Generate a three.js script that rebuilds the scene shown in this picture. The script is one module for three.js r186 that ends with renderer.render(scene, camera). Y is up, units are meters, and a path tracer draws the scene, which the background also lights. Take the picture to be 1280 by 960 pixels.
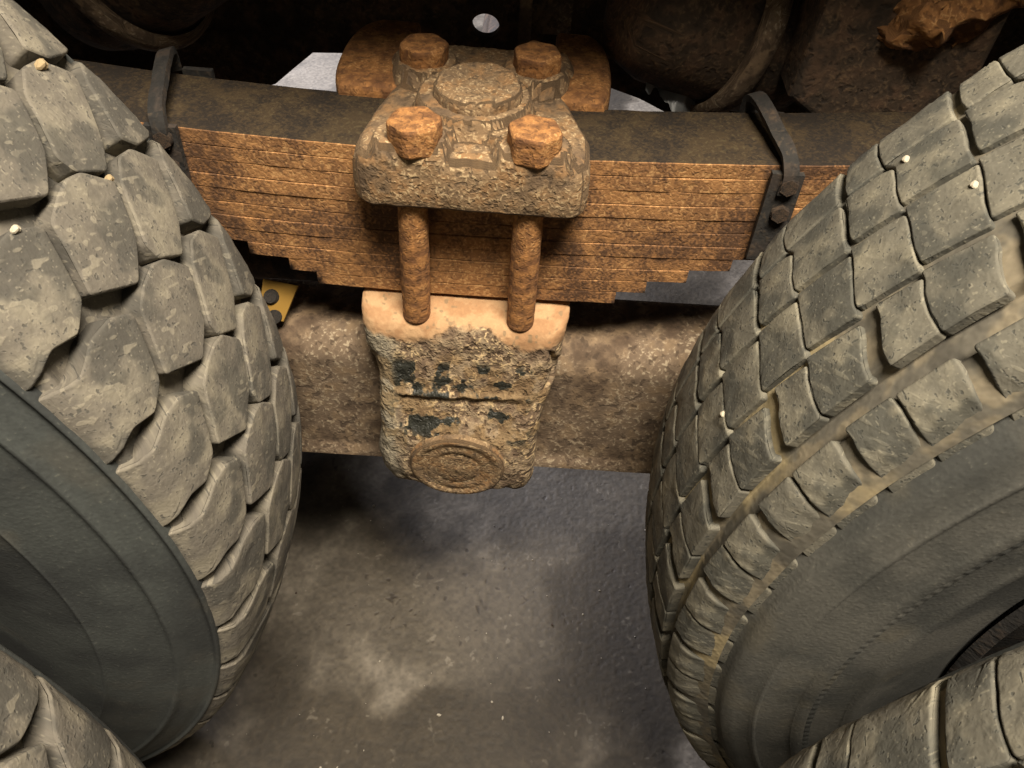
import * as THREE from 'three';
import { mergeGeometries, mergeVertices } from 'three/addons/utils/BufferGeometryUtils.js';
import { RectAreaLightUniformsLib } from 'three/addons/lights/RectAreaLightUniformsLib.js';

// ───────── camera, light, exposure ─────────
const W = 1024, HH = 768;
const scene = new THREE.Scene();
scene.background = new THREE.Color().setRGB(0.075, 0.066, 0.054);   // unlit depth of the workshop
const camera = new THREE.PerspectiveCamera(48.7, W / HH, 0.02, 40);
camera.position.set(0.0285, 1.1089, 0.4263);
{
  const pitch = 0.8064, roll = 0.0765;
  const F = new THREE.Vector3(0, -Math.sin(pitch), -Math.cos(pitch));
  const R0 = new THREE.Vector3(1, 0, 0), U0 = new THREE.Vector3().crossVectors(R0, F);
  camera.up.copy(U0.multiplyScalar(Math.cos(roll)).addScaledVector(R0, -Math.sin(roll)));
  camera.lookAt(camera.position.clone().add(F));
}
const renderer = new THREE.WebGLRenderer({ antialias: true });
renderer.setSize(W, HH);
renderer.toneMapping = THREE.LinearToneMapping;
renderer.toneMappingExposure = .93;
renderer.shadowMap.enabled = true;
RectAreaLightUniformsLib.init();

const names = {};
function numbered(n) { const k = names[n] = (names[n] ?? -1) + 1; return k ? `${n}_${String(k).padStart(3, '0')}` : n; }
function tag(o, label, category, group) { o.userData.label = label; o.userData.category = category; if (group) o.userData.group = group; return o; }
function thing(name, label, category, pos = [0, 0, 0], group) {
  const g = new THREE.Group(); g.name = numbered(name); g.position.set(...pos); scene.add(g); return tag(g, label, category, group);
}
function part(name, geo, mat, parent) {
  const m = new THREE.Mesh(geo, mat); m.name = parent === scene ? numbered(name) : name; m.castShadow = m.receiveShadow = true; parent.add(m); return m;
}

// workshop lamps: ceiling fittings, a warm one outboard of the truck, a cool one beyond it
function lamp(label, pos, target, w, h, color, power, glow) {
  const g = thing('workshop_lamp', label, 'lamp', pos);
  g.lookAt(...target);                                   // +z of the group points at the work
  const body = new THREE.BoxGeometry(w + .04, h + .04, .06); body.translate(0, 0, -.045);
  part('housing', body, new THREE.MeshStandardMaterial({ color: 0x8a8a86, roughness: .5 }), g);
  const dif = new THREE.BoxGeometry(w, h, .012); dif.translate(0, 0, -.008);
  part('diffuser', dif, new THREE.MeshStandardMaterial({ color: 0xffffff, emissive: color, emissiveIntensity: glow }), g);
  const l = new THREE.RectAreaLight(color, power, w, h);
  l.position.copy(g.localToWorld(new THREE.Vector3(0, 0, .004)));
  scene.add(l); l.lookAt(...target); l.castShadow = true;
}
lamp('long warm white ceiling lamp hanging outboard of the truck wheels', [0.4, 3.2, 0.8], [0, .55, -.1], 1.2, .6, 0xfff1de, 100, 2);
lamp('cool white ceiling lamp hanging beyond the far side of the truck', [-3.0, 3.0, -4.4], [0.1, 0, -.6], 1.3, .7, 0xf3f0f8, 270, 2);

// ───────── noise and textures ─────────
function rng(seed) { let s = seed >>> 0; return () => { s = (s + 0x6D2B79F5) >>> 0; let t = s; t = Math.imul(t ^ t >>> 15, t | 1); t ^= t + Math.imul(t ^ t >>> 7, t | 61); return ((t ^ t >>> 14) >>> 0) / 4294967296; }; }
const HT = new Float32Array(65536); { const r = rng(77); for (let i = 0; i < 65536; i++) HT[i] = r(); }

const sm = t => t * t * (3 - 2 * t), clamp = (x, a = 0, b = 1) => Math.min(b, Math.max(a, x)), ss = (a, b, x) => sm(clamp((x - a) / (b - a)));
const mix = (a, b, t) => a + (b - a) * t, mix3 = (a, b, t) => [mix(a[0], b[0], t), mix(a[1], b[1], t), mix(a[2], b[2], t)];
function vn(x, y, p, s) {                      // value noise with period p
  const xi = Math.floor(x), yi = Math.floor(y); let fx = x - xi, fy = y - yi; fx = fx * fx * (3 - 2 * fx); fy = fy * fy * (3 - 2 * fy);
  let x0 = xi % p, y0 = yi % p; if (x0 < 0) x0 += p; if (y0 < 0) y0 += p; const x1 = x0 + 1 === p ? 0 : x0 + 1, y1 = y0 + 1 === p ? 0 : y0 + 1, sd = Math.imul(s, 1274126177);
  const ax = Math.imul(x0, 374761393) + sd, bx = Math.imul(x1, 374761393) + sd, ay = Math.imul(y0, 668265263), by = Math.imul(y1, 668265263);
  const a = HT[(ax + ay >>> 7) & 65535], b = HT[(bx + ay >>> 7) & 65535], c = HT[(ax + by >>> 7) & 65535], d = HT[(bx + by >>> 7) & 65535];
  const e = a + (b - a) * fx; return e + (c + (d - c) * fx - e) * fy;
}
function fbm(u, v, f, o, s, g = .5) { let a = 0, w = 1, t = 0; for (let i = 0; i < o; i++) { a += w * vn(u * f, v * f, f, s + i * 13); t += w; w *= g; f *= 2; } return a / t; }
function wfb(u, v, f, o, s, g = .5) { const w = .5 / f; return fbm(u + (vn(u * f * .6, v * f * .6, Math.round(f * .6), s + 91) - .5) * w * 2 + v * 0, v + (vn(u * f * .6, v * f * .6, Math.round(f * .6), s + 97) - .5) * w * 2, f, o, s, g); }
const n3 = (x, y, z, f, s) => (vn(x * f + z * f * .71 + 500, y * f - z * f * .53 + 500, 4096, s) + vn(x * f * 1.9 - y * f * .6 + 700, z * f * 1.9 + y * f * .8 + 700, 4096, s + 5) * .6) / 1.6;
const hex = h => [(h >> 16 & 255) / 255, (h >> 8 & 255) / 255, (h & 255) / 255];
function tex(size, fn, hgt = size) {           // fn(u,v) -> [rgb(sRGB), bump, rough]
  const a = new Uint8Array(size * hgt * 4), b = new Uint8Array(size * hgt * 4), c = new Uint8Array(size * hgt * 4);
  for (let j = 0; j < hgt; j++) for (let i = 0; i < size; i++) {
    const [col, bump, rough = .9] = fn((i + .5) / size, (j + .5) / hgt), k = (j * size + i) * 4;
    for (let q = 0; q < 3; q++) { a[k + q] = clamp(col[q]) * 255; b[k + q] = clamp(bump) * 255; c[k + q] = clamp(rough) * 255; }
    a[k + 3] = b[k + 3] = c[k + 3] = 255;
  }
  const mk = (d, srgb) => { const t = new THREE.DataTexture(d, size, hgt); t.wrapS = t.wrapT = THREE.RepeatWrapping; t.magFilter = THREE.LinearFilter; t.minFilter = THREE.LinearMipmapLinearFilter; t.generateMipmaps = true; if (srgb) t.colorSpace = THREE.SRGBColorSpace; t.needsUpdate = true; return t; };
  return { map: mk(a, true), bumpMap: mk(b), roughnessMap: mk(c) };
}
function mat(t, bump, o = {}) { return new THREE.MeshStandardMaterial({ ...t, bumpScale: bump, roughness: 1, metalness: 0, ...o }); }

// worn, dust-filmed tread rubber (0.4 m per tile)
function rubberTex(seed, base, light, dark, streak) {
  return tex(1024, (u, v) => {
    const big = fbm(u, v, 8, 4, seed), mid = fbm(u, v, 32, 4, seed + 3), fine = wfb(u, v, 170, 3, seed + 7);
    const scr = fbm(u * 1 + v * .0, v, 24, 1, seed + 11), cut = ss(.66, .74, vn((u * 40 + v * 14), v * 190, 4096, seed + 17)) * ss(.5, .7, scr);
    const cut2 = ss(.74, .8, vn((u * 120 - v * 60) + 900, (v * 50 + u * 30), 4096, seed + 19)) * ss(.45, .7, fbm(u, v, 16, 2, seed + 23));
    let c = mix3(base, light, ss(.42, .72, big * .55 + mid * .45)); c = mix3(c, dark, ss(.5, .68, fbm(u, v, 14, 5, seed + 29)) * .62);
    c = mix3(c, dark, ss(.68, .78, fine) * .7); c = mix3(c, light.map(q => q * 1.12), cut2 * .6 * streak);
    const spk = ss(.86, .9, vn(u * 256, v * 256, 256, seed + 31)); c = mix3(c, light.map(q => q * 1.15), spk * .45);
    const g = .93 + .14 * fine; c = c.map(q => q * g);
    return [c, .5 + .22 * (mid - .5) + .35 * (fine - .5) - .12 * cut * streak - .25 * ss(.7, .8, fine) + .10 * cut2, .92];
  });
}
const TL = rubberTex(101, hex(0x69645a), hex(0x847e6e), hex(0x42413c), 1);
const TR = rubberTex(211, hex(0x69665a), hex(0x878270), hex(0x3e3f3a), .5);
const sideTex = (ca, cb, cc) => tex(768, (u, v) => {              // sidewall rubber, smoother, concentric wipe marks
  const ring = fbm(u * .5, v, 64, 2, 301), big = fbm(u, v, 6, 4, 303), fine = fbm(u, v, 200, 2, 305);
  let c = mix3(ca, cb, ss(.35, .7, big)); c = mix3(c, cc, ss(.55, .8, fbm(u, v, 10, 4, 309)) * .45);
  c = mix3(c, hex(0x7c7868), ss(.8, .9, fine) * .3); return [c.map(q => q * (.9 + .2 * fine)), .5 + .3 * (fine - .5) + .1 * ring, .78 + .15 * big];
});
const TS = sideTex(hex(0x303332), hex(0x434744), hex(0x524f46)), TSR = sideTex(hex(0x40413d), hex(0x5a5952), hex(0x696353));
const TD = tex(512, (u, v) => {               // packed dust in grooves
  const a = fbm(u, v, 12, 5, 401), f = fbm(u, v, 120, 2, 405); let c = mix3(hex(0x5e5a4f), hex(0x7d7460), ss(.4, .6, fbm(u, v, 24, 4, 407))); c = mix3(c, hex(0xa3946f), ss(.5, .6, fbm(u, v, 5, 5, 401)) * .85); c = mix3(c, hex(0x45423a), ss(.58, .72, fbm(u, v, 20, 3, 409)) * .6);
  return [c.map(q => q * (.9 + .2 * f)), .4 + .3 * a + .3 * f];
});
function rustTex(seed, pal, o = {}) {         // pal: dark, mid, orange, pale
  const { flake = 1, streak = 0, size = 1024 } = o;
  return tex(size, (u, v) => {
    const a = fbm(u, v, 6, 5, seed), b = fbm(u, v, 24, 4, seed + 3), f = wfb(u, v, 110, 4, seed + 5, .6), s = streak ? fbm(u * .25, v, 48, 3, seed + 9) : .5;
    let c = mix3(pal[0], pal[1], ss(.3, .6, a * .5 + b * .3 + s * .2)); c = mix3(c, pal[2], ss(.45, .68, b * .6 + s * .4) * .8);
    c = mix3(c, pal[3], ss(.56, .72, f) * ss(.35, .6, a) * flake); c = mix3(c, pal[0].map(q => q * .75), ss(.6, .76, wfb(u, v, 60, 3, seed + 21)) * .5);
    return [c.map(q => q * (.85 + .3 * f)), .25 * b + .55 * f + .2 * s - .25 * ss(.6, .75, wfb(u, v, 60, 3, seed + 21)) + .1, .85 + .1 * a];
  });
}
function leafTex(seed, pal) {                 // rolled steel: long mill streaks, fine crust
  return tex(1024, (u, v) => {
    const f = wfb(u, v, 150, 3, seed + 5, .6), a = fbm(u, v, 7, 4, seed + 7);
    let c = mix3(pal[0], pal[1], ss(.36, .56, a * .55 + f * .45)); c = mix3(c, pal[2], ss(.44, .62, fbm(u, v, 18, 4, seed + 3) * .6 + a * .4) * .8); c = mix3(c, pal[3], ss(.56, .74, f) * ss(.4, .62, a) * .55); c = mix3(c, pal[0].map(q => q * .8), ss(.62, .76, wfb(u, v, 70, 3, seed + 11)) * .4);
    return [c.map(q => q * (.88 + .24 * f)), .8 * f, .88];
  });
}
const TLeaf = leafTex(501, [hex(0x583e28), hex(0x86603b), hex(0xa07446), hex(0xc29d6a)]);
const TCast = rustTex(541, [hex(0x5f4e3b), hex(0x846d50), hex(0x8c6a45), hex(0xb29d79)], { flake: .8 });
const TBolt = rustTex(581, [hex(0x6a472a), hex(0x94683b), hex(0xa97744), hex(0xc4a06e)], { flake: .5, size: 512 });
const TBeam = rustTex(621, [hex(0x4a3b2c), hex(0x6f5f4d), hex(0x7d6950), hex(0xa0947c)], { flake: .7 });
const TDark = rustTex(661, [hex(0x2a231b), hex(0x4a3c2e), hex(0x5e4836), hex(0x756046)], { flake: .5, size: 512 });
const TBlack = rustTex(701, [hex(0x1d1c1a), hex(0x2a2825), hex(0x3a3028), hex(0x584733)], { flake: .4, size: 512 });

const mRubL = mat(TL, .0011, { vertexColors: true }), mRubR = mat(TR, .0009, { vertexColors: true });
const mRubBase = mat(TL, .0011); const mSide = mat(TS, .0006), mSideR = mat(TSR, .0006), mDust = mat(TD, .0015), mLeaf = mat(TLeaf, .0008, { vertexColors: true }), mCast = mat(TCast, .0016), mBolt = mat(TBolt, .0011), mBeam = mat(TBeam, .0009);
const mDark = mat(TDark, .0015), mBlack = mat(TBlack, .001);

// ───────── concrete floor ─────────
{
  const t = tex(1400, (u, v) => {
    const big = fbm(u, v, 7, 5, 801), mid = fbm(u, v, 40, 4, 805), fine = fbm(u, v, 300, 2, 809);
    let c = mix3(hex(0x4b453b), hex(0x827b6f), ss(.36, .64, big * .85 + mid * .15)); c = mix3(c, hex(0x2e281e), ss(.45, .62, fbm(u, v, 8, 5, 811)) * .88);
    const spk = ss(.70, .80, wfb(u, v, 210, 3, 821)) * ss(.45, .7, mid); c = mix3(c, hex(0xb5b0a4), spk * .22);
    const pit = ss(.74, .84, wfb(u, v, 150, 3, 823)) * ss(.45, .7, fbm(u, v, 14, 2, 827)); c = mix3(c, hex(0x2c261f), pit * .7);
    return [c.map(q => q * (.74 + .34 * fine + .18 * mid)), .5 + .25 * (mid - .5) + .45 * (fine - .5) - .35 * pit, .55 + .35 * big];
  });
  const g = new THREE.PlaneGeometry(14, 14); g.rotateX(-Math.PI / 2); const uv = g.attributes.uv, p = g.attributes.position;
  for (let i = 0; i < p.count; i++) uv.setXY(i, p.getX(i) / 1.7 + .37, p.getZ(i) / 1.7 + .11);
  const f = part('concrete_floor', g, mat(t, .0015), scene); f.userData.kind = 'structure'; f.userData.label = 'stained grey concrete workshop floor under the truck';
}

// ───────── tyres ─────────
const HUB = .525, HALF = .6817;
const PZ = [0, .03, .06, .085, .100, .110, .116, .121, .128], PR = [.525, .5238, .521, .516, .512, .507, .499, .487, .470];
function prof(z) { const a = Math.abs(z); let i = 0; while (i < PZ.length - 2 && a > PZ[i + 1]) i++; const t = (a - PZ[i]) / (PZ[i + 1] - PZ[i]); return PR[i] + (PR[i + 1] - PR[i]) * t; }
function profN(z) { const e = .004, d = (prof(z + e) - prof(z - e)) / (2 * e), l = Math.hypot(d, 1); return [-d / l, 1 / l]; }   // (nz, nr)

function roundPoly(pts, r, step) {
  const out = [], n = pts.length, V = (a, b, t) => [mix(a[0], b[0], t), mix(a[1], b[1], t)];
  for (let i = 0; i < n; i++) {
    const a = pts[(i + n - 1) % n], b = pts[i], c = pts[(i + 1) % n], la = Math.hypot(a[0] - b[0], a[1] - b[1]), lc = Math.hypot(c[0] - b[0], c[1] - b[1]);
    const p = V(b, a, Math.min(.45, r / la)), q = V(b, c, Math.min(.45, r / lc));
    for (const t of [0, .25, .5, .75, 1]) out.push([(1 - t) * (1 - t) * p[0] + 2 * t * (1 - t) * b[0] + t * t * q[0], (1 - t) * (1 - t) * p[1] + 2 * t * (1 - t) * b[1] + t * t * q[1]]);
    const d = V(c, b, Math.min(.45, r / lc)), L = Math.hypot(d[0] - q[0], d[1] - q[1]), k = Math.floor(L / step);
    for (let j = 1; j < k; j++) out.push(V(q, d, j / k));
  }
  return out;
}
function inset(P, d) {
  const n = P.length; return P.map((p, i) => {
    const a = P[(i + n - 1) % n], c = P[(i + 1) % n]; let tx = c[0] - a[0], ty = c[1] - a[1]; const l = Math.hypot(tx, ty) || 1; return [p[0] - ty / l * d, p[1] + tx / l * d];
  });
}
const area = P => P.reduce((s, p, i) => { const q = P[(i + 1) % P.length]; return s + p[0] * q[1] - q[0] * p[1]; }, 0) / 2;
// one rubber block: outline in (arc length s, z), rings from the groove floor up over a rounded edge
function blockGeo(poly, o) {
  const { depth, r = .005, cham = .0025, seed = 1, rough = .0009, colTop, colSide, colLow, low = .112, step = .007, out = .0022, sink = 0, dense = false, lowW = .003 } = o;
  if (area(poly) < 0) poly = poly.slice().reverse();
  const P = roundPoly(poly, r, step), n = P.length, cx = P.reduce((s, p) => s + p[0], 0) / n, cz = P.reduce((s, p) => s + p[1], 0) / n;
  const sc = k => P.map(p => [cx + (p[0] - cx) * k, cz + (p[1] - cz) * k]);
  const I = inset(P, cham * 1.1), rings = [[inset(P, -out), depth, 1], [inset(P, -.0003), cham * 1.6, 1], [inset(P, -.0003), cham * 1.6, .6, 1], [inset(P, cham * .35), cham * .45, .4], [I, 0, 0], [I, 0, 0, 1]];
  for (const k of dense ? [.965, .9, .83, .76, .69, .62, .54, .45, .35, .22] : [.965, .8, .55, .28]) { rings.push([P.map((p, i) => [cx + (I[i][0] - cx) * k, cz + (I[i][1] - cz) * k]), -.0003, 0]); }
  rings.push([[[cx, cz]], -.0003, 0]);
  const pos = [], uv = [], col = [], idx = []; const R = .52, uo = (seed * 7.13) % 1, vo = (seed * 3.71) % 1;
  const put = (p, d, side) => {
    const [s, z] = p, th = s / R, nz = n3(s + seed, z, seed * .31, 55, 5) - .5, nf = n3(s - seed, z, seed * .7, 160, 9) - .5;
    const dd = d + sink * ss(.112, .1262, z) + (side > .9 ? 0 : rough * (nz * 2 + nf * 1.2)), nn = profN(z), rr = prof(z) - dd * nn[1], zz = z - dd * nn[0];
    pos.push(rr * Math.cos(th), rr * Math.sin(th), zz); uv.push(s / .4 + uo, arcOf(z) / .4 + vo + d * 2);
    const lowk = ss(low - lowW, low + lowW, z + nz * .007); let c = mix3(colTop, colSide, side); if (colLow) c = mix3(c, colLow, lowk); col.push(...c);
  };
  for (const [ring, d, side] of rings) for (const p of ring) put(p, d, side);
  for (let k = 0; k < rings.length - 2; k++) if (!rings[k + 1][3]) for (let i = 0; i < n; i++) { const a = k * n + i, b = k * n + (i + 1) % n, c = a + n, d = b + n; idx.push(a, b, d, a, d, c); }
  const m = (rings.length - 2) * n, ce = pos.length / 3 - 1; for (let i = 0; i < n; i++) idx.push(m + i, m + (i + 1) % n, ce);
  const g = new THREE.BufferGeometry(); g.setAttribute('position', new THREE.Float32BufferAttribute(pos, 3)); g.setAttribute('uv', new THREE.Float32BufferAttribute(uv, 2)); g.setAttribute('color', new THREE.Float32BufferAttribute(col, 3)); g.setIndex(idx);
  // outward check against the radial direction at the centre
  g.computeVertexNormals(); const N = g.attributes.normal, cr = pos.slice(ce * 3), th = cx / R;
  if (N.getX(ce) * Math.cos(th) + N.getY(ce) * Math.sin(th) < 0) { for (let i = 0; i < idx.length; i += 3) { const t = idx[i]; idx[i] = idx[i + 1]; idx[i + 1] = t; } g.setIndex(idx); g.computeVertexNormals(); }
  return g;
}
function mirrorX(g) { const c = g.clone(), p = c.attributes.position, ix = c.index.array; for (let i = 0; i < p.count; i++) p.setX(i, -p.getX(i)); for (let i = 0; i < ix.length; i += 3) { const t = ix[i]; ix[i] = ix[i + 1]; ix[i + 1] = t; } c.computeVertexNormals(); return c; }
function latheZ(pts, seg, tile, jit = 0) {     // pts (r,z) revolved about z, uv in metres
  const pos = [], uv = [], idx = [], n = pts.length; let L = 0; const acc = pts.map((p, i) => i ? L += Math.hypot(p[0] - pts[i - 1][0], p[1] - pts[i - 1][1]) : 0);
  for (let j = 0; j <= seg; j++) { const t = j / seg * Math.PI * 2; for (let i = 0; i < n; i++) { const [r, z] = pts[i], rr = r + (jit ? (n3(r * Math.cos(t), r * Math.sin(t), z, 30, 3) - .5) * jit : 0); pos.push(rr * Math.cos(t), rr * Math.sin(t), z); uv.push(Math.round(.47 * 2 * Math.PI / tile) * j / seg, acc[i] / tile); } }
  for (let j = 0; j < seg; j++) for (let i = 0; i < n - 1; i++) { const a = j * n + i, b = a + n; idx.push(a, b, b + 1, a, b + 1, a + 1); }
  const g = new THREE.BufferGeometry(); g.setAttribute('position', new THREE.Float32BufferAttribute(pos, 3)); g.setAttribute('uv', new THREE.Float32BufferAttribute(uv, 2)); g.setIndex(idx); g.computeVertexNormals(); return g;
}
const ARC = [0]; for (let i = 1; i <= 140; i++) ARC.push(ARC[i - 1] + Math.hypot(.001, prof(i * .001) - prof((i - 1) * .001)));
const arcOf = z => { const a = Math.abs(z) * 1000, i = Math.min(139, Math.floor(a)); return Math.sign(z) * mix(ARC[i], ARC[i + 1], a - i); };
const D2R = Math.PI / 180, toS = d => d * D2R * .52;
function tyreBody(t, depth, kind) {
  // tread base at the groove floor, then both sidewalls with their moulded ribs
  const base = []; const zE = kind === 'L' ? .1195 : .1232; for (let i = 0; i <= 128; i++) { const z = mix(-zE, zE, i / 128), nn = profN(z); const q = Math.abs(z), dp = kind === 'L' ? depth * (1 - .72 * ss(.098, .114, q)) : (z > .0785 && z < .0995 ? .0125 : .0048) * (1 - .3 * ss(.098, .11, q)) * (1 - .6 * ss(.112, .1222, q)); base.push([prof(z) - dp * nn[1], z - dp * nn[0]]); }
  const baseSide = (rr, zz) => zz;
  part('tread_base', latheZ(base, 320, .4, kind === 'L' ? .0008 : .0016), kind === 'L' ? mRubBase : mDust, t);
  const half = kind === 'L'
    ? [[.494, .098], [.4965, .108], [.4962, .1150], [.4958, .1190], [.4945, .1208], [.4925, .1208], [.4908, .1180], [.485, .1220], [.475, .1265], [.4690, .1288], [.4672, .1318], [.4640, .1322], [.4620, .1298], [.445, .1350], [.425, .1385], [.413, .1395], [.4115, .1412], [.4095, .1412], [.4080, .1392], [.385, .1385], [.36, .134], [.338, .126], [.326, .121], [.318, .121], [.300, .108], [.288, .100]]
    : [[.494, .100], [.489, .1088], [.4832, .1152], [.4768, .1212], [.4725, .1262], [.4710, .1318], [.462, .1345], [.4500, .1372], [.4485, .1392], [.4455, .1398], [.4440, .1378], [.430, .1402], [.4175, .1408], [.4165, .1428], [.4085, .1436], [.4070, .1412], [.390, .1405], [.3785, .1380], [.3770, .1400], [.370, .1392], [.3685, .1365], [.35, .130], [.330, .122], [.318, .120], [.300, .108], [.288, .100]];
  part('sidewall', latheZ(half, 220, .4), kind === 'L' ? mSide : mSideR, t);
  part('sidewall', latheZ(half.map(([r, z]) => [r, -z]).reverse(), 160, .4), mSide, t);
  if (kind === 'R') {
    const pos = [], idx = [], NS = 1200; for (let j = 0; j < NS; j++) for (const [r, z] of [[.4025, .1405], [.4035, .1424], [.4105, .1428], [.4115, .1408]]) { const q = j / NS * Math.PI * 2; pos.push(r * Math.cos(q), r * Math.sin(q), z + (z > .142 && j % 4 < 2 ? .0004 : 0)); }
    for (let j = 0; j < NS; j++) for (let i = 0; i < 3; i++) { const a = j * 4 + i, b = ((j + 1) % NS) * 4 + i; idx.push(a, b, b + 1, a, b + 1, a + 1); }
    const g = new THREE.BufferGeometry(); g.setAttribute('position', new THREE.Float32BufferAttribute(pos, 3)); g.setAttribute('uv', new THREE.Float32BufferAttribute(new Float32Array(pos.length / 3 * 2).map((_, i) => pos[(i >> 1) * 3 + (i & 1)] / .4), 2)); g.setIndex(idx); g.computeVertexNormals(); part('ribbed_ring', g, mSideR, t);
  }
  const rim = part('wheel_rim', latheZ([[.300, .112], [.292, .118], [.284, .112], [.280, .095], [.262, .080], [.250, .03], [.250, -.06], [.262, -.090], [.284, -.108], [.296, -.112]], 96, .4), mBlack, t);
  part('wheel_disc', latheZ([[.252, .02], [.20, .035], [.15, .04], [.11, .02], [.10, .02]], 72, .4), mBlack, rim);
}
const C1 = [1, 1, 1];
// left-hand tyre: deep staircase lugs, 46 pitches of four blocks
const PITCH_L = 360 / 46;
const L_BLOCKS = [
  [[33.4, .098], [34.3, .078], [34.2, .0595], [33.0, .0435], [28.4, .0632], [27.25, .081], [28.0, .098], [27.6, .108], [27.0, .1185], [34.1, .1185], [33.6, .108]],
  [[32.8, .0370], [33.4, .021], [33.65, .004], [33.1, -.010], [31.0, -.0255], [27.6, -.0015], [26.0, .023], [28.25, .0560]],
  [[30.6, -.0295], [31.7, -.047], [31.3, -.066], [29.1, -.083], [25.2, -.0465], [23.9, -.029], [25.6, -.007], [27.0, -.0045]],
  [[28.4, -.0885], [29.3, -.104], [29.6, -.1185], [22.5, -.1185], [22.5, -.098], [23.1, -.078], [24.5, -.0655]],
];
function buildTyreL(label, pos, spin) {
  const t = thing('tyre', label, 'tyre', pos, undefined); tyreBody(t, .0175, 'L');
  if (!buildTyreL.g) buildTyreL.g = L_BLOCKS.map((b, r) => [0, 1, 2].map(v => {
    const rnd = rng(900 + r * 10 + v), P = b.map(([a, z]) => [toS(a - 30) + (rnd() - .5) * .0012, z + (rnd() - .5) * .0012 * (Math.abs(z) < .11)]);
    const m = z => z; const geo = blockGeo(r === 3 ? P.map(([s, z]) => [s, z]) : P, { depth: .0172, r: .0032, cham: .0008, out: .0003, rough: .0007, seed: 3 + r * 3 + v * 1.37, colTop: C1, colSide: C1, colLow: null, low: .0995, lowW: .0018, dense: r === 0 });
    return geo;
  }));
  const rnd = rng(33);
  for (let k = 0; k < 46; k++) for (let r = 0; r < 4; r++) { const m = part('tread_block', buildTyreL.g[r][Math.floor(rnd() * 3)], mRubL, t); m.rotation.z = (30 + k * PITCH_L + spin) * D2R; }
  return t;
}
buildTyreL('inner tyre with deep chunky staircase tread lugs, beside the yellow tag', [-HALF, HUB, 0], 0);
buildTyreL('outer tyre whose lug tips stand before the chunky tread tyre sidewall', [-HALF, HUB, .36], 3.2);

// right-hand tyre: worn closed tread with one wide groove; angles run from the gap upwards, mirrored in x
const PITCH_R = 360 / 39;
function buildTyreR(label, pos, spin) {
  const t = thing('tyre', label, 'tyre', pos); tyreBody(t, .0085, 'R');
  if (!buildTyreR.g) {
    const top = C1, side = C1;
    // lateral edges: thin line at 34.6, wide slot at 29.4..30.6, next thin at 34.6-9.23
    const bow = z => { for (const [a, b] of rowsZ) if (z >= a && z <= b) return .10 * Math.sin((z - a) / (b - a) * Math.PI * 2); return 0; }, rowsZ = [[.0402, .0812], [-.0128, .0388], [-.0652, -.0142], [-.1215, -.0668]];
    const thin = z => bow(z) + (z < -.065 ? 35.0 : z < -.013 ? mix(35.7, 35.15, (z + .065) / .052) : z < .04 ? mix(35.25, 34.75, (z + .013) / .053) : mix(34.55, 34.05, ss(.04, .06, z)));
    const wide = z => bow(z) + ( z < -.013 ? mix(31.5, 31.1, (z + .065) / .052) : z < .04 ? mix(31.0, 30.0, (z + .013) / .053) : mix(30.0, 29.2, ss(.04, .083, z)));
    const rows = [[.0402, .0812, 1.5], [-.0128, .0388, .18], [-.0652, -.0142, .5], [-.1215, -.0668, .8]];
    const G = [];
    rows.forEach(([z0, z1, ws], r) => {
      const zs = [0, .17, .34, .5, .67, .84, 1].map(q => mix(z0, z1, q)), g = .085, j = r < 3 ? .0050 : 0;
      // block A: from the wide slot up to the thin line; block B: from the next thin line up to the wide slot
      const A = [...zs.map((z, i) => [thin(z) - g, z + (i === 0 ? j : 0)]), ...zs.slice().reverse().map((z, i) => [wide(z) + ws / 2 + (r === 0 ? .5 : 0), z - (i === 0 && r ? j : 0)])];
      const B = [...zs.map((z, i) => [wide(z) - ws / 2 + (r === 0 ? .5 : 0), z - (i === 0 ? -j : 0)]), ...zs.slice().reverse().map((z, i) => [thin(z) - PITCH_R + g, z - (i === 0 && r ? j : 0)])];
      G.push([A, 0], [B, 0]);
    });
    const sz = [.0975, .105, .112, .119, .1262], bend = [0, .1, 0, -.4, -1.1];
    G.push([[...sz.map((z, i) => [34.0 + bend[i], z]), ...sz.slice().reverse().map((z, i) => [29.95 + bend[4 - i] * .9, z])], 1]);
    G.push([[...sz.map((z, i) => [29.65 + bend[i] * .9, z]), ...sz.slice().reverse().map((z, i) => [35.1 - PITCH_R + bend[4 - i] + .1, z])], 1]);
    buildTyreR.g = G.map(([b, sh], r) => [0, 1, 2].map(v => {
      const rnd = rng(1500 + r * 10 + v), P = b.map(([a, z]) => [toS(a - 30) + (rnd() - .5) * .0008, z + (Math.abs(z) < .12 ? (rnd() - .5) * .0010 : 0)]);
      return mirrorX(blockGeo(P, { depth: .0083, r: .0022, cham: .0006, seed: 31 + r * 2.3 + v * 1.71, colTop: top, colSide: side, colLow: null, low: .119, rough: .0009, out: .0006, sink: sh ? .0032 : 0, dense: sh }));
    }));
  }
  const rnd = rng(35), rest = [];
  for (let k = 0; k < 39; k++) for (let r = 0; r < buildTyreR.g.length; r++) {
    const g = buildTyreR.g[r][Math.floor(rnd() * 3)], a = 30 + k * PITCH_R + spin, aa = ((a % 360) + 360) % 360, turn = -a * D2R;
    if (aa < 150 || aa > 290) { const m = part('tread_block', g, mRubR, t); m.rotation.z = turn; }
    else rest.push(g.clone().rotateZ(turn));
  }
  const m = part('tread_block_rest', mergeGeometries(rest), mRubR, t); m.userData.kind = 'stuff';
  return t;
}
buildTyreR('inner tyre with worn closed tread and one wide dusty groove', [HALF, HUB, 0], 0);
buildTyreR('outer tyre whose worn tread edge stands before the closed tread tyre sidewall', [HALF, HUB, .36], 4.1);

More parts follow.
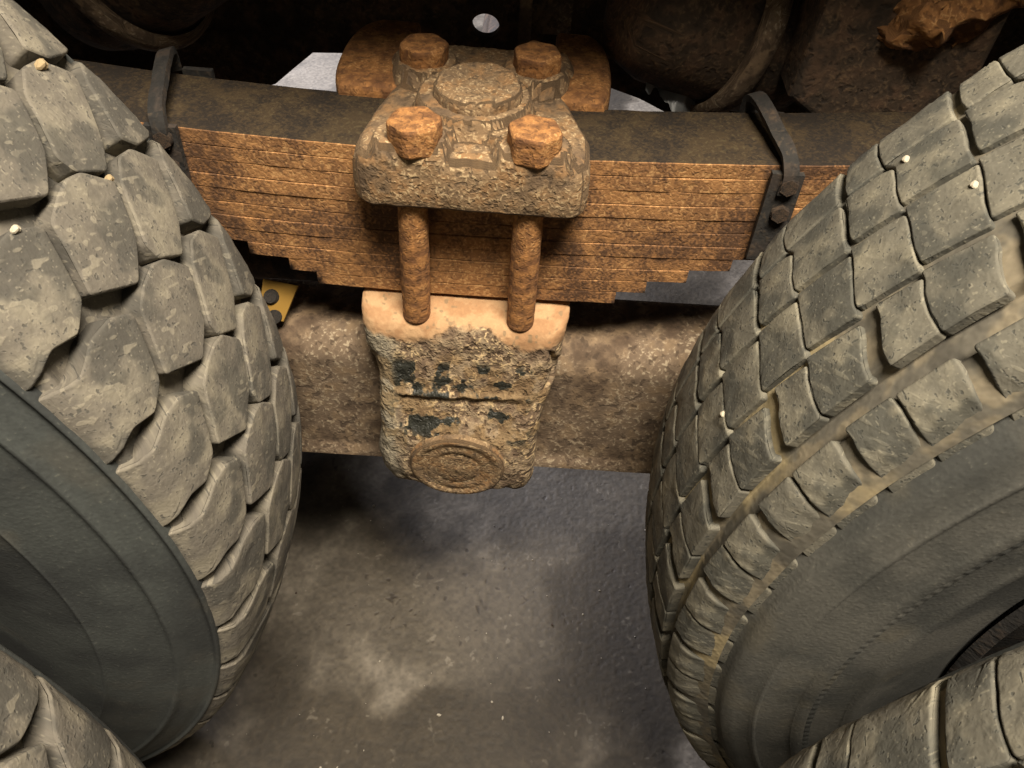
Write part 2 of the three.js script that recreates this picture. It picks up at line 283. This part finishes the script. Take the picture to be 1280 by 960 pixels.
// ───────── leaf spring ─────────
const SX = -.021, SZ = -.225;
function leafGeo(L, R, y0, t, z0, z1, kk, seed, top) {
  const pos = [], uv = [], col = [], idx = [], c = .0006, y = [[z0, -t / 2 + c], [z0, t / 2 - c], [z0 - c, t / 2], [z1 + c, t / 2], [z1, t / 2 - c], [z1, -t / 2 + c], [z1 + c, -t / 2], [z0 - c, -t / 2]];
  const n = y.length, seg = Math.ceil((L + R) / .008), uo = .1, vo = .2;
  const dup = []; for (let i = 0; i < n; i++) { dup.push(y[i], y[(i + 1) % n]); }
  for (let s = 0; s <= seg; s++) {
    const x = SX - L + (L + R) * s / seg, d = x - SX, yc = y0 + kk * d * d + .012 * (d);
    let acc = 0;
    dup.forEach(([z, yy], i) => {
      if (i % 2) acc += Math.hypot(dup[i][0] - dup[i - 1][0], dup[i][1] - dup[i - 1][1]);
      const j = (n3(x, yy * 3, seed, 70, 3) - .5) * .0012; pos.push(x, yc + yy + (n3(x, z, seed, 40, 8) - .5) * .0007, z + (z > SZ ? j : -j));
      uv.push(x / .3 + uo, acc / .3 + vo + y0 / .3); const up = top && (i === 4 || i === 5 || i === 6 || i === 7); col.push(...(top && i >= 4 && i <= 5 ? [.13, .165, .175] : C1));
    });
  }
  const m = dup.length; for (let s = 0; s < seg; s++) for (let i = 0; i < m; i += 2) { const a = s * m + i, b = a + 1, cc = a + m, d = cc + 1; idx.push(a, b, d, a, d, cc); }
  for (const [s, f] of [[0, 1], [seg, 0]]) { const o = s * m; for (let i = 1; i < n - 1; i++) f ? idx.push(o, o + 2 * i + 2 - (i === n - 2 ? 0 : 0), o + 2 * i) : idx.push(o, o + 2 * i, o + 2 * i + 2); }
  const g = new THREE.BufferGeometry(); g.setAttribute('position', new THREE.Float32BufferAttribute(pos, 3)); g.setAttribute('uv', new THREE.Float32BufferAttribute(uv, 2)); g.setAttribute('color', new THREE.Float32BufferAttribute(col, 3)); g.setIndex(idx); g.computeVertexNormals(); return g;
}
const spring = thing('leaf_spring', 'rusty multi leaf spring pack running between the two tyres', 'spring');
{
  const LL = [.139, .163, .198, .235, .275, .33, .39, .46, .54, .6, .62], RL = [.139, .165, .200, .236, .275, .33, .39, .46, .54, .6, .62], t = .0137;
  for (let i = 0; i < 11; i++) {
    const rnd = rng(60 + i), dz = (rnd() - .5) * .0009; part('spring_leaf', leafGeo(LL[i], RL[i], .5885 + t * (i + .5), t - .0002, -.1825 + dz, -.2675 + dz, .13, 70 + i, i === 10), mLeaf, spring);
  }
  for (const s of [-1, 1]) {   // rebound clips: strap over the pack, cheek plates, bolts
    const x = s < 0 ? -.268 : .236, y = .752, g = new THREE.Group();
    const c = part('rebound_clip', uvBox(box(.026, .085, .006, x, .705, -.1765)), mBlack, spring); part('clip_back_cheek', uvBox(box(.026, .085, .006, x, .705, -.2735)), mBlack, c);
    const path = new THREE.CatmullRomCurve3([[0, .730, -.1725], [.001, .748, -.173], [-.002, .759, -.183], [-.009, .764, -.215], [-.017, .768, -.255], [-.020, .762, -.270], [-.020, .745, -.2735]].map(([a, b, d]) => new THREE.Vector3(x + a, b, d)));
    const bar = new THREE.Shape(); bar.moveTo(-.003, -.006); bar.lineTo(.003, -.006); bar.lineTo(.003, .006); bar.lineTo(-.003, .006); bar.closePath();
    part('clip_strap', uvBox(rough(new THREE.ExtrudeGeometry(bar, { steps: 40, bevelEnabled: false, extrudePath: path }), .0012, 90)), mBlack, c);
    for (const yy of [.738, .712]) { const h = new THREE.CylinderGeometry(.0075, .0085, .006, 6); h.rotateX(Math.PI / 2); h.translate(x + .002, yy, -.1715); part('clip_rivet', h, mDark, c); }
  }
}
function box(w, h, d, x = 0, y = 0, z = 0, r) { const g = new THREE.BoxGeometry(w, h, d); if (r) g.rotateZ(r); g.translate(x, y, z); return g; }
function uvBox(g, s = .3) {                    // metric uv by dominant normal
  g = g.index ? g.toNonIndexed() : g; const p = g.attributes.position, n = g.attributes.normal, uv = new Float32Array(p.count * 2);
  for (let i = 0; i < p.count; i++) { const a = Math.abs(n.getX(i)), b = Math.abs(n.getY(i)), c = Math.abs(n.getZ(i)); const [u, v] = a > b && a > c ? [p.getZ(i), p.getY(i)] : b > c ? [p.getX(i), p.getZ(i)] : [p.getX(i), p.getY(i)]; uv[2 * i] = u / s; uv[2 * i + 1] = v / s; }
  g.setAttribute('uv', new THREE.BufferAttribute(uv, 2)); return g;
}

// ───────── clamp plate on top of the spring ─────────
const plate = thing('spring_clamp_plate', 'rusty cast clamp plate with round centre boss on the spring', 'plate');
const BOLTS = [[-.065, -.1625], [.0315, -.1625], [-.070, -.292], [.029, -.292]];
{
  const O = [[-.098, -.145], [.066, -.145], [.078, -.158], [.079, -.205], [.064, -.252], [.058, -.282], [.066, -.315], [.060, -.345], [-.095, -.345], [-.106, -.318], [-.096, -.275], [-.106, -.235], [-.113, -.19], [-.112, -.158]];
  const P = roundPoly(area(O) < 0 ? O.slice().reverse() : O, .008, .003), n = P.length, cx = SX, cz = -.236;
  const Hf = (x, z) => {
    let h = .7500; const d0 = Math.hypot(x - SX, z + .231), up = (v, k) => { h = Math.max(h, mix(.7500, v, k)); };
    up(.7665, ss(.052, .046, d0));
    for (const [bx, bz] of BOLTS) {
      up(.7635, ss(.034, .028, Math.hypot(x - bx, z - bz)));
      const ax = bx - SX, az = bz + .231, t = clamp(((x - SX) * ax + (z + .231) * az) / (ax * ax + az * az)), dd = Math.hypot(x - SX - ax * t, z + .231 - az * t); up(.7600, ss(.021, .015, dd));
    }
    up(.7545, ss(-.166, -.158, z)); up(.7575, ss(-.296, -.304, z));
    h += (n3(x, z, 0, 60, 21) - .5) * .0014 + (n3(x, z, 3, 190, 23) - .5) * .0016 + (n3(x, z, 5, 330, 25) - .5) * .0014; return h;
  };
  const pos = [], uv = [], idx = []; const rings = [];
  rings.push([inset(P, .006), () => .7075], [inset(P, .0015), () => .7080], [P, () => .7105], [inset(P, -.0006), () => .722], [P, (x, z) => Hf(x, z) - .014], [inset(P, .002), (x, z) => Hf(x, z) - .0065], [inset(P, .006), (x, z) => Hf(x, z) - .0018]);
  const I = inset(P, .010); for (let k = 0; k <= 48; k++) { const q = 1 - k / 48.5; rings.push([I.map(p => [cx + (p[0] - cx) * q, cz + (p[1] - cz) * q]), Hf]); }
  rings.forEach(([r, f], k) => r.forEach(([x, z]) => { const y = f(x, z), w = k < 7 ? 1 : 0, jz = w * (n3(x, y, z, 90, 27) - .5) * .003; pos.push(x + jz * .4, y, z + jz); uv.push(x / .25, (z - (k < 5 ? y - .72 : 0)) / .25); }));
  for (let k = 0; k < rings.length - 1; k++) for (let i = 0; i < n; i++) { const a = k * n + i, b = k * n + (i + 1) % n; idx.push(a, a + n, b + n, a, b + n, b); }
  const g = new THREE.BufferGeometry(); g.setAttribute('position', new THREE.Float32BufferAttribute(pos, 3)); g.setAttribute('uv', new THREE.Float32BufferAttribute(uv, 2)); g.setIndex(idx); g.computeVertexNormals();
  part('plate_casting', uvBox(g, .25), mCast, plate);
  const bp = [[0, -.001], [.008, -.0016], [.016, -.0012], [.022, -.0008], [.026, .0004], [.030, .0008], [.033, .0006], [.0352, -.0006], [.0366, -.0028], [.0372, -.007], [.0376, -.013], [.038, -.026]].map(a => new THREE.Vector2(...a));
  const b = new THREE.LatheGeometry(bp, 64); rough(b, .0028, 110); b.translate(SX + .003, .7765, -.231); part('centre_boss', uvBox(b, .2), mCast, plate);
  for (const s of [-1, 1]) {                   // rear ears hugging the far edge of the pack
    const sh = new THREE.Shape(), x0 = s < 0 ? -.094 : .052, ex = s < 0 ? -.146 : .092;
    sh.moveTo(x0, .268); sh.lineTo(mix(x0, ex, .85), .268); sh.quadraticCurveTo(ex, .285, ex, .32); sh.quadraticCurveTo(ex, .385, mix(x0, ex, .55), .395); sh.lineTo(x0, .395); sh.closePath();
    const e = new THREE.ExtrudeGeometry(sh, { depth: .03, bevelEnabled: true, bevelThickness: .008, bevelSize: .006, bevelSegments: 4, steps: 3, curveSegments: 20 }); e.rotateX(-Math.PI / 2); e.translate(0, .712, 0);
    part('rear_ear', uvBox(e, .2), mBolt, plate);
  }
}
function rough(g, a, f) { const p = g.attributes.position; for (let i = 0; i < p.count; i++) { const x = p.getX(i), y = p.getY(i), z = p.getZ(i); p.setXYZ(i, x + (n3(x, y, z, f, 41) - .5) * a, y + (n3(y, z, x, f, 43) - .5) * a, z + (n3(z, x, y, f, 47) - .5) * a); } g.computeVertexNormals(); return g; }

// four clamp bolts: worn hex heads above, rods down to the saddle
BOLTS.forEach(([x, z], i) => {
  const lab = ['rusty hex clamp bolt through plate front, on the chunky tread side', 'rusty hex clamp bolt through plate front, on the worn tread side', 'rusty hex clamp bolt at plate rear, on the chunky tread side', 'rusty hex clamp bolt at plate rear, on the worn tread side'][i];
  const b = thing('clamp_bolt', lab, 'bolt', [x, 0, z], 'bolts clamping the spring plate');
  const R = i < 2 ? .0222 : .0222, s = new THREE.Shape(roundPoly([0, 1, 2, 3, 4, 5].map(k => [R * Math.cos(k * Math.PI / 3 + .3 + i * .5), R * Math.sin(k * Math.PI / 3 + .3 + i * .5)]), .0045, .004).map(p => new THREE.Vector2(...p)));
  const h = new THREE.ExtrudeGeometry(s, { depth: .018, bevelEnabled: true, bevelThickness: .004, bevelSize: .0045, bevelOffset: -.004, bevelSegments: 6, steps: 5 }); h.rotateX(-Math.PI / 2); h.translate(i === 0 ? .004 : 0, .757, 0); rough(h, .0016, 150);
  part('hex_head', uvBox(h, .15), mBolt, b);
  if (i < 2) {
    const c = new THREE.CylinderGeometry(.0128, .0128, .155, 36, 40); const p = c.attributes.position;
    c.translate(0, .656, -.001); rough(c, .0011, 170); part('rod', uvBox(c, .15), mBolt, b);
    const e = new THREE.SphereGeometry(.0128, 30, 16, 0, Math.PI * 2, Math.PI / 2, Math.PI / 2); e.scale(1, .55, 1); e.translate(0, .5787, -.001); part('rod_end', uvBox(e, .15), mBolt, b);
  }
});

// ───────── saddle casting below the spring ─────────
const saddle = thing('spring_saddle', 'rusty cast saddle with sandy dust ledge and round end cap, hanging before the beam', 'saddle');
{
  // rows: h, front z, left x, right x
  const K = [[.586, -.205, -.117, .076], [.583, -.182, -.118, .077], [.580, -.165, -.119, .0775], [.575, -.1545, -.1185, .0765], [.565, -.1490, -.117, .075], [.548, -.1470, -.1145, .0735], [.53, -.1445, -.110, .072], [.515, -.142, -.1055, .071], [.50, -.139, -.1035, .068], [.485, -.1345, -.1035, .063], [.47, -.1300, -.1035, .060], [.45, -.1265, -.1035, .058], [.43, -.124, -.1045, .057], [.41, -.1225, -.1055, .058], [.39, -.1225, -.1035, .0585], [.375, -.124, -.0985, .0575], [.365, -.129, -.093, .054], [.358, -.140, -.088, .050], [.355, -.165, -.085, .047]];
  const NV = 150, NU = 150, pos = [], uv = [], idx = []; let arc = 0, pv = null;
  const at = t => { const f = t * (K.length - 1), i = Math.min(K.length - 2, Math.floor(f)), q = f - i; const c = j => { const a = K[Math.max(0, i - 1)][j], b = K[i][j], cc = K[i + 1][j], d = K[Math.min(K.length - 1, i + 2)][j]; return .5 * (2 * b + (cc - a) * q + (2 * a - 5 * b + 4 * cc - d) * q * q + (3 * b - a - 3 * cc + d) * q * q * q); }; return [c(0), c(1), c(2), c(3)]; };
  const lay = [];
  for (let v = 0; v <= NV; v++) {
    const [h, zf, xl, xr] = at(v / NV); if (pv) arc += Math.hypot(h - pv[0], zf - pv[1]); pv = [h, zf];
    const rc = .020, zb = -.215, per = []; // cross section: back-left, side, corner, front, corner, side, back-right
    const fl = Math.max(.004, zf - zb), r = Math.min(rc, fl * .8), ls = fl - r, lf = (xr - xl) - 2 * r, la = Math.PI / 2 * r, T = ls * 2 + lf + la * 2;
    for (let u = 0; u <= NU; u++) {
      const s0 = .5 - .5 * Math.cos(u / NU * Math.PI), s = mix(u / NU, s0, 0) * T; let x, z, nx, nz;
      if (s < ls) { x = xl; z = zb + s; nx = -1; nz = 0; } else if (s < ls + la) { const a = (s - ls) / r; x = xl + r - r * Math.cos(a); z = zf - r + r * Math.sin(a); nx = -Math.cos(a); nz = Math.sin(a); }
      else if (s < ls + la + lf) { x = xl + r + (s - ls - la); z = zf; nx = 0; nz = 1; } else if (s < ls + 2 * la + lf) { const a = (s - ls - la - lf) / r; x = xr - r + r * Math.sin(a); z = zf - r + r * Math.cos(a); nx = Math.sin(a); nz = Math.cos(a); } else { x = xr; z = zf - r - (s - ls - 2 * la - lf); nx = 1; nz = 0; }
      const inF = ss(.57, .55, h);
      let d = (n3(x, h, z, 45, 51) - .5) * .0034 * mix(.3, 1, inF) + (n3(x, h, z, 140, 53) - .5) * .0024 * mix(.35, 1, inF) + (n3(x, h, z, 330, 57) - .5) * .0012;
      // parting ridge across the face and the hollow below it
      d += .0028 * Math.exp(-(((h - .4985 - .04 * (x - SX)) / .0026) ** 2)) * ss(-.088, -.078, x) * ss(.045, .035, x); d -= .0032 * ss(.497, .49, h) * ss(.448, .465, h) * ss(-.09, -.075, x) * ss(.05, .035, x);
      // crack-like slot by the worn tread side
      d -= .007 * Math.exp(-(((x - .058 - .012 * Math.sin((h - .5) * 50)) / .0022) ** 2)) * ss(.505, .515, h) * ss(.56, .55, h);
      d += .003 * ss(.065, .055, Math.hypot(x + .022, h - .409));
      // foot lobes either side of the end cap
      const foot = ss(.38, .358, h); const und = .006 * foot * (Math.cos((x + .022) * 75));
      pos.push(x + nx * d, h - und * 1.2 - (h < .4 ? .000 : 0), z + nz * d); uv.push((x + .15) / .3, (.62 - (.586 - arc * 1)) / .3);
    }
  }
  for (let v = 0; v < NV; v++) for (let u = 0; u < NU; u++) { const a = v * (NU + 1) + u, b = a + NU + 1; idx.push(a, b, b + 1, a, b + 1, a + 1); }
  const ce = pos.length / 3; pos.push(-.02, .352, -.2); uv.push(.4, .9); const lr = NV * (NU + 1); for (let u = 0; u < NU; u++) idx.push(lr + u, ce, lr + u + 1);
  const g = new THREE.BufferGeometry(); g.setAttribute('position', new THREE.Float32BufferAttribute(pos, 3)); g.setAttribute('uv', new THREE.Float32BufferAttribute(uv, 2)); g.setIndex(idx); g.computeVertexNormals();
  // surface: sand lying on the ledge, pitted rust, remains of black paint and ochre
  const t = tex(1024, (u, v) => {
    const x = u * .3 - .15, a = v * .3 + .586 - .62, arcv = v * .3 - .034;   // arcv: distance down from the ledge back
    const n = fbm(u, v, 10, 5, 901), m = fbm(u, v, 40, 4, 905), f = wfb(u, v, 130, 4, 909, .6), n2 = fbm(u, v, 16, 4, 913), n4 = fbm(u, v, 22, 4, 917);
    let c = mix3(hex(0x6a5845), hex(0x8c7a61), ss(.35, .6, m)); c = mix3(c, hex(0xb9a27a), ss(.5, .68, f) * ss(.3, .6, n2)); c = mix3(c, hex(0x4c3c2c), ss(.6, .72, fbm(u, v, 64, 3, 921)) * .8);
    c = mix3(c, hex(0x8b8777), ss(-.07, -.092, x + (n - .5) * .02) * .7);                     // greyer scale towards one flank
    const oc = ss(.085, .10, arcv + (n - .5) * .03) * ss(.215, .18, arcv + (n - .5) * .03) * ss(.40, .56, n4); c = mix3(c, hex(0x755d3a), oc * .5);
    const pb = Math.max(ss(.088, .10, arcv) * ss(.142, .13, arcv), ss(.138, .15, arcv) * ss(.195, .175, arcv)) * ss(-.095, -.08, x) * ss(.055, .04, x);
    const blk = ss(.555, .60, n2 * .5 + n4 * .3 + m * .2 + .03 * pb) * pb; c = mix3(c, hex(0x20231f), blk * .92);
    const edge = .062 + .016 * Math.cos((x + .015) * 62) * 0 + .010 * (Math.exp(-(((x + .064) / .03) ** 2)) + Math.exp(-(((x - .045) / .03) ** 2))) - .010 * Math.exp(-(((x + .015) / .025) ** 2)) + (n - .5) * .02 + (m - .5) * .012;
    const sand = ss(edge + .004, edge - .004, arcv); c = mix3(c, mix3(hex(0xa07a55), hex(0xb39069), ss(.35, .65, n4)), sand * .93); c = mix3(c, hex(0x7a6a50), sand * ss(.7, .78, fbm(u, v, 50, 2, 931)) * .6);
    return [c.map(q => q * (.86 + .28 * mix(f, .5, sand * .7))), mix(.2 * m + .6 * f + .2 * n2 - .3 * ss(.6, .72, fbm(u, v, 64, 3, 921)) + .1, .55 + .12 * f, sand), mix(.9, .55, blk)];
  });
  part('saddle_casting', g, mat(t, .0026), saddle);
  const cp = [[0, .0065], [.004, .006], [.006, .0045], [.014, .0042], [.0215, .0035], [.0235, .0015], [.0255, .0035], [.031, .0042], [.034, .0022], [.037, .0030], [.0405, .0055], [.044, .0052], [.047, .0015], [.048, -.006]].map(a => new THREE.Vector2(...a));
  const cap = new THREE.LatheGeometry(cp, 72); cap.scale(1.06, .65, 1.06); rough(cap, .0016, 90); cap.rotateX(Math.PI / 2); cap.rotateX(.06); cap.translate(-.022, .409, -.1195);
  part('end_cap', uvBox(cap, .22), mCast, saddle);
}

// ───────── equaliser beam ─────────
{
  const beam = thing('equaliser_beam', 'rusty brown steel beam running low between the tyres behind the saddle', 'beam');
  const zf = -.176, zb = -.278, y0 = .352, y1 = .526, cr = [];
  const arcp = (cz, cy, r, a0, a1, n) => { for (let i = 0; i <= n; i++) { const a = mix(a0, a1, i / n); cr.push([cz + r * Math.cos(a), cy + r * Math.sin(a)]); } };
  cr.push([zf + .004, y0]); cr.push([zf + .004, y0 + .010]); cr.push([zf, y0 + .013]); for (let i = 1; i < 14; i++) cr.push([zf, mix(y0 + .013, y1 - .032, i / 14)]);
  arcp(zf - .032, y1 - .032, .032, 0, Math.PI / 2, 12); for (let i = 1; i < 6; i++) cr.push([mix(zf - .032, zb + .02, i / 6), y1]); arcp(zb + .02, y1 - .02, .02, Math.PI / 2, Math.PI, 6); cr.push([zb, y0]); cr.push([zf + .004, y0]);
  const pos = [], uv = [], idx = [], NX = 220, n = cr.length; for (let s = 0; s <= NX; s++) { const x = mix(-.62, .62, s / NX); let acc = 0; cr.forEach(([z, y], i) => { if (i) acc += Math.hypot(z - cr[i - 1][0], y - cr[i - 1][1]); const d = (n3(x, y, z, 28, 61) - .5) * .0016 + (n3(x, y, z, 110, 63) - .5) * .0010; pos.push(x, y + d + .02 * (x + .02), z + d); uv.push(x / .32, acc / .32); }); }
  for (let s = 0; s < NX; s++) for (let i = 0; i < n - 1; i++) { const a = s * n + i, b = a + n; idx.push(a, b, b + 1, a, b + 1, a + 1); }
  const g = new THREE.BufferGeometry(); g.setAttribute('position', new THREE.Float32BufferAttribute(pos, 3)); g.setAttribute('uv', new THREE.Float32BufferAttribute(uv, 2)); g.setIndex(idx); g.computeVertexNormals();
  part('beam_body', g, mBeam, beam);
  const pad = box(.16, .05, .07, SX, .555, -.235); part('beam_saddle_seat', uvBox(pad), mBeam, beam);
}
{ // yellow tag
  const g = thing('yellow_tag', 'small yellow metal tag with black bolt on the beam beside the chunky tread tyre', 'tag', [-.209, .548, -.205]);
  g.rotation.set(-.75, 0, -.06); const s = new THREE.Shape(); s.moveTo(-.016, -.022); s.lineTo(.008, -.022); s.lineTo(.018, .014); s.lineTo(-.016, .016); s.closePath();
  const e = new THREE.ExtrudeGeometry(s, { depth: .003, bevelEnabled: true, bevelSize: .0006, bevelThickness: .0006, bevelSegments: 2 }); part('tag_plate', e, new THREE.MeshStandardMaterial({ color: 0x7f6122, roughness: .9 }), g);
  const b = new THREE.CylinderGeometry(.0065, .008, .006, 14); b.rotateX(Math.PI / 2); b.translate(-.006, 0, .006); part('bolt_head', b, mBlack, g);
  const b2 = new THREE.CylinderGeometry(.007, .007, .004, 14); b2.rotateX(Math.PI / 2); b2.translate(0, -.019, .005); part('bolt_head', b2, mBlack, g);
}

// ───────── parts deeper inside the truck ─────────
{
  const c = new THREE.CylinderGeometry(.055, .055, 1.1, 40, 1); c.rotateX(Math.PI / 2); c.translate(-.022, .42, -.84); tag(part('cross_tube', uvBox(c), mDark, scene), 'dark steel cross tube running inboard from behind the saddle', 'tube');
  const t = thing('torque_rod', 'dark torque rod seen through the gap under the spring', 'rod', [-.3, .45, -.42]);
  const r = new THREE.CylinderGeometry(.05, .05, .52, 32); r.rotateZ(Math.PI / 2); part('rod_tube', uvBox(r), mDark, t); const e = new THREE.CylinderGeometry(.06, .06, .08, 32); e.rotateX(Math.PI / 2); e.translate(-.28, 0, 0); part('rod_eye', uvBox(e), mDark, t);
}
{
  const rail = thing('frame_rail', 'dark brown truck frame rail with a round hole above the clamp plate', 'rail');
  const s = new THREE.Shape(); s.moveTo(-1.3, .60); s.lineTo(-.32, .622); s.lineTo(-.262, .643); s.lineTo(-.24, .662); s.lineTo(-.215, .683); s.lineTo(-.165, .686); s.lineTo(.08, .678); s.lineTo(.145, .659); s.lineTo(.186, .641); s.lineTo(.25, .630); s.lineTo(1.3, .60); s.lineTo(1.3, 1.0); s.lineTo(-1.3, 1.0); s.closePath();
  const h = new THREE.Path(); h.absellipse(-.028, .7245, .0165, .0145, 0, Math.PI * 2, true); s.holes.push(h);
  const e = new THREE.ExtrudeGeometry(s, { depth: .012, bevelEnabled: true, bevelSize: .002, bevelThickness: .002, bevelSegments: 2, curveSegments: 28 }); e.translate(0, 0, -.47); part('web', uvBox(e), mDark, rail);
  part('flange', uvBox(box(2.6, .012, .09, 0, 1.008, -.51)), mDark, rail);
  const a = mergeGeometries([box(.012, .1, .05, .014, .775, -.43), box(.05, .1, .008, .036, .775, -.452)]); part('angle_bracket', uvBox(a), mBeam, rail);
}
function chamber(label, pos, rot) {
  const g = thing('brake_chamber', label, 'brake chamber', pos); g.rotation.set(...rot);
  const V = a => new THREE.Vector2(...a);
  part('pressure_cup', uvBox(rough(new THREE.LatheGeometry([[0, -.085], [.045, -.085], [.062, -.075], [.07, -.05], [.074, -.008], [.08, -.006]].map(V), 48), .002, 20)), mDark, g);
  part('spring_cup', uvBox(rough(new THREE.LatheGeometry([[.08, .006], [.074, .008], [.072, .07], [.06, .1], [.03, .112], [0, .112]].map(V), 48), .002, 20)), mDark, g);
  part('clamp_band', uvBox(new THREE.LatheGeometry([[.078, -.012], [.086, -.009], [.088, 0], [.086, .009], [.078, .012]].map(V), 48)), mBeam, g);
  return g;
}
for (const s of [-1, 1]) {
  const a = thing('axle_housing', s < 0 ? 'dark axle housing with round bowl, inboard of the chunky tread tyre' : 'dark axle housing with round bowl, inboard of the worn tread tyre', 'axle', [s * HALF, HUB, 0], 'drive axles of the truck');
  const t = new THREE.CylinderGeometry(.065, .065, 1.5, 32); t.rotateX(Math.PI / 2); t.translate(0, 0, -.87); part('axle_tube', uvBox(t), mDark, a);
  const b = new THREE.SphereGeometry(.21, 40, 28); b.scale(1, 1, .8); b.translate(0, -.01, -.88); part('differential_bowl', uvBox(b), mDark, a);
  const d = new THREE.CylinderGeometry(.2, .2, .1, 48); d.rotateX(Math.PI / 2); d.translate(0, 0, -.17); part('brake_drum', uvBox(d), mDark, a);
}
chamber('dark rounded brake chamber above the spring, before the frame rail', [.205, .775, -.385], [0, .2, 1.25]);
chamber('dark brake chamber half hidden behind the chunky tread tyre', [-.36, .79, -.40], [0, -.3, -1.0]);
{ // hanger bracket with rust scale at the worn tyre
  const h = thing('spring_hanger', 'flaking rusty spring hanger bracket behind the worn tread tyre', 'bracket');
  const s = new THREE.Shape(); s.moveTo(.255, .765); s.lineTo(.30, .735); s.lineTo(.36, .745); s.quadraticCurveTo(.385, .775, .395, .80); s.lineTo(.40, .93); s.lineTo(.27, .93); s.closePath();
  const e = new THREE.ExtrudeGeometry(s, { depth: .10, bevelEnabled: true, bevelSize: .006, bevelThickness: .006, bevelSegments: 3, steps: 6, curveSegments: 16 }); e.translate(0, 0, -.38); part('side_plate', uvBox(e), mDark, h);
  const b = new THREE.SphereGeometry(.075, 60, 40); b.scale(.95, .5, .6); b.rotateZ(.35); rough(b, .030, 34); rough(b, .014, 80); rough(b, .006, 200); b.translate(.352, .848, -.30); part('rust_scaled_boss', uvBox(b, .2), mBolt, h);
}
{ // torn metal shield under the chamber
  const pos = [], idx = [], NX = 36, NY = 8; for (let j = 0; j <= NY; j++) for (let i = 0; i <= NX; i++) { const u = i / NX, v = j / NY, rag = (n3(u, 0, 0, 14, 71) - .5) * .02 * v; pos.push(mix(.132, .205, u) , mix(.745, .717, u) - v * .020 - rag + .008 * Math.sin(u * 9) * v, -.345 + v * .012 + .006 * Math.sin(u * 14 + v * 2)); }
  for (let j = 0; j < NY; j++) for (let i = 0; i < NX; i++) { const a = j * (NX + 1) + i, b = a + NX + 1; idx.push(a, b, b + 1, a, b + 1, a + 1); }
  const g = new THREE.BufferGeometry(); g.setAttribute('position', new THREE.Float32BufferAttribute(pos, 3)); g.setIndex(idx); g.computeVertexNormals();
  const back = g.clone(); back.translate(0, 0, -.0015);
  tag(part('torn_shield', mergeGeometries([g, back]), new THREE.MeshStandardMaterial({ color: 0x8d9090, roughness: .5, metalness: .2 }), scene), 'torn pale grey metal shield edge under the brake chamber', 'shield');
}
{ // body of the truck overhead
  const d = thing('overhead_deck', 'dark underside of the load deck above the wheels', 'deck');
  part('body_floor', uvBox(box(5, .05, 1.585, 0, 1.245, -.9125)), mDark, d); part('body_sill', uvBox(box(5, .09, .05, 0, 1.235, -.09)), mDark, d);
}

// ───────── stones in the tread, grit on the floor ─────────
{
  const st = new THREE.MeshStandardMaterial({ color: 0xb9b09a, roughness: .95, flatShading: true }), tan = new THREE.MeshStandardMaterial({ color: 0x9d8a68, roughness: .95, flatShading: true });
  const peb = (side, deg, z, r, m, label, out = .0005) => {
    r *= .68; const g = new THREE.IcosahedronGeometry(r, 1); rough(g, r * 1.1, .8 / r); const a = deg * D2R, R = prof(z) + out;
    g.scale(1, .8, 1.1); g.translate(side * HALF - side * R * Math.cos(a), HUB + R * Math.sin(a), z); tag(part('pebble', g, m, scene), label, 'pebble', 'stones caught in the treads');
  };
  peb(-1, 34.1, .0585, .0042, st, 'white pebble on a chunky lug beside the staircase groove');
  peb(-1, 38.9, -.060, .0062, tan, 'tan stone wedged in the groove high on the chunky tread');
  peb(-1, 31.4, -.026, .0048, tan, 'tan crumb wedged at a lug corner on the chunky tread', -.003);
  peb(1, 36.6, -.055, .0042, st, 'white pebble on the upper worn tread behind the slot');
  peb(1, 39.4, .006, .004, st, 'white pebble caught in a thin cut of the worn tread');
  peb(1, 16.2, .020, .0036, st, 'white chip caught low on the worn tread');
  const rnd = rng(4242), N = 600, g = new THREE.IcosahedronGeometry(.0013, 0), im = new THREE.InstancedMesh(g, new THREE.MeshStandardMaterial({ color: 0xffffff, roughness: .95 }), N), M = new THREE.Matrix4(), c = new THREE.Color();
  for (let i = 0; i < N; i++) { const s = .35 + 1.3 * rnd() ** 4; M.makeRotationFromEuler(new THREE.Euler(rnd() * 6, rnd() * 6, rnd() * 6)); M.scale(new THREE.Vector3(s * (1 + rnd()), s, s)); M.setPosition((rnd() - .5) * 1.3, .0006 * s, -1.1 + rnd() * 1.5); im.setMatrixAt(i, M); const k = rnd(); im.setColorAt(i, k < .85 ? c.setRGB(.34, .31, .25) : c.setRGB(.05, .035, .025)); }
  im.name = 'floor_grit'; im.userData = { kind: 'stuff', label: 'fine pale grit scattered over the concrete floor', category: 'grit' }; im.castShadow = im.receiveShadow = true; scene.add(im);
}
scene.traverse(o => { if (o.isMesh) { o.castShadow = true; o.receiveShadow = true; } });
renderer.render(scene, camera);
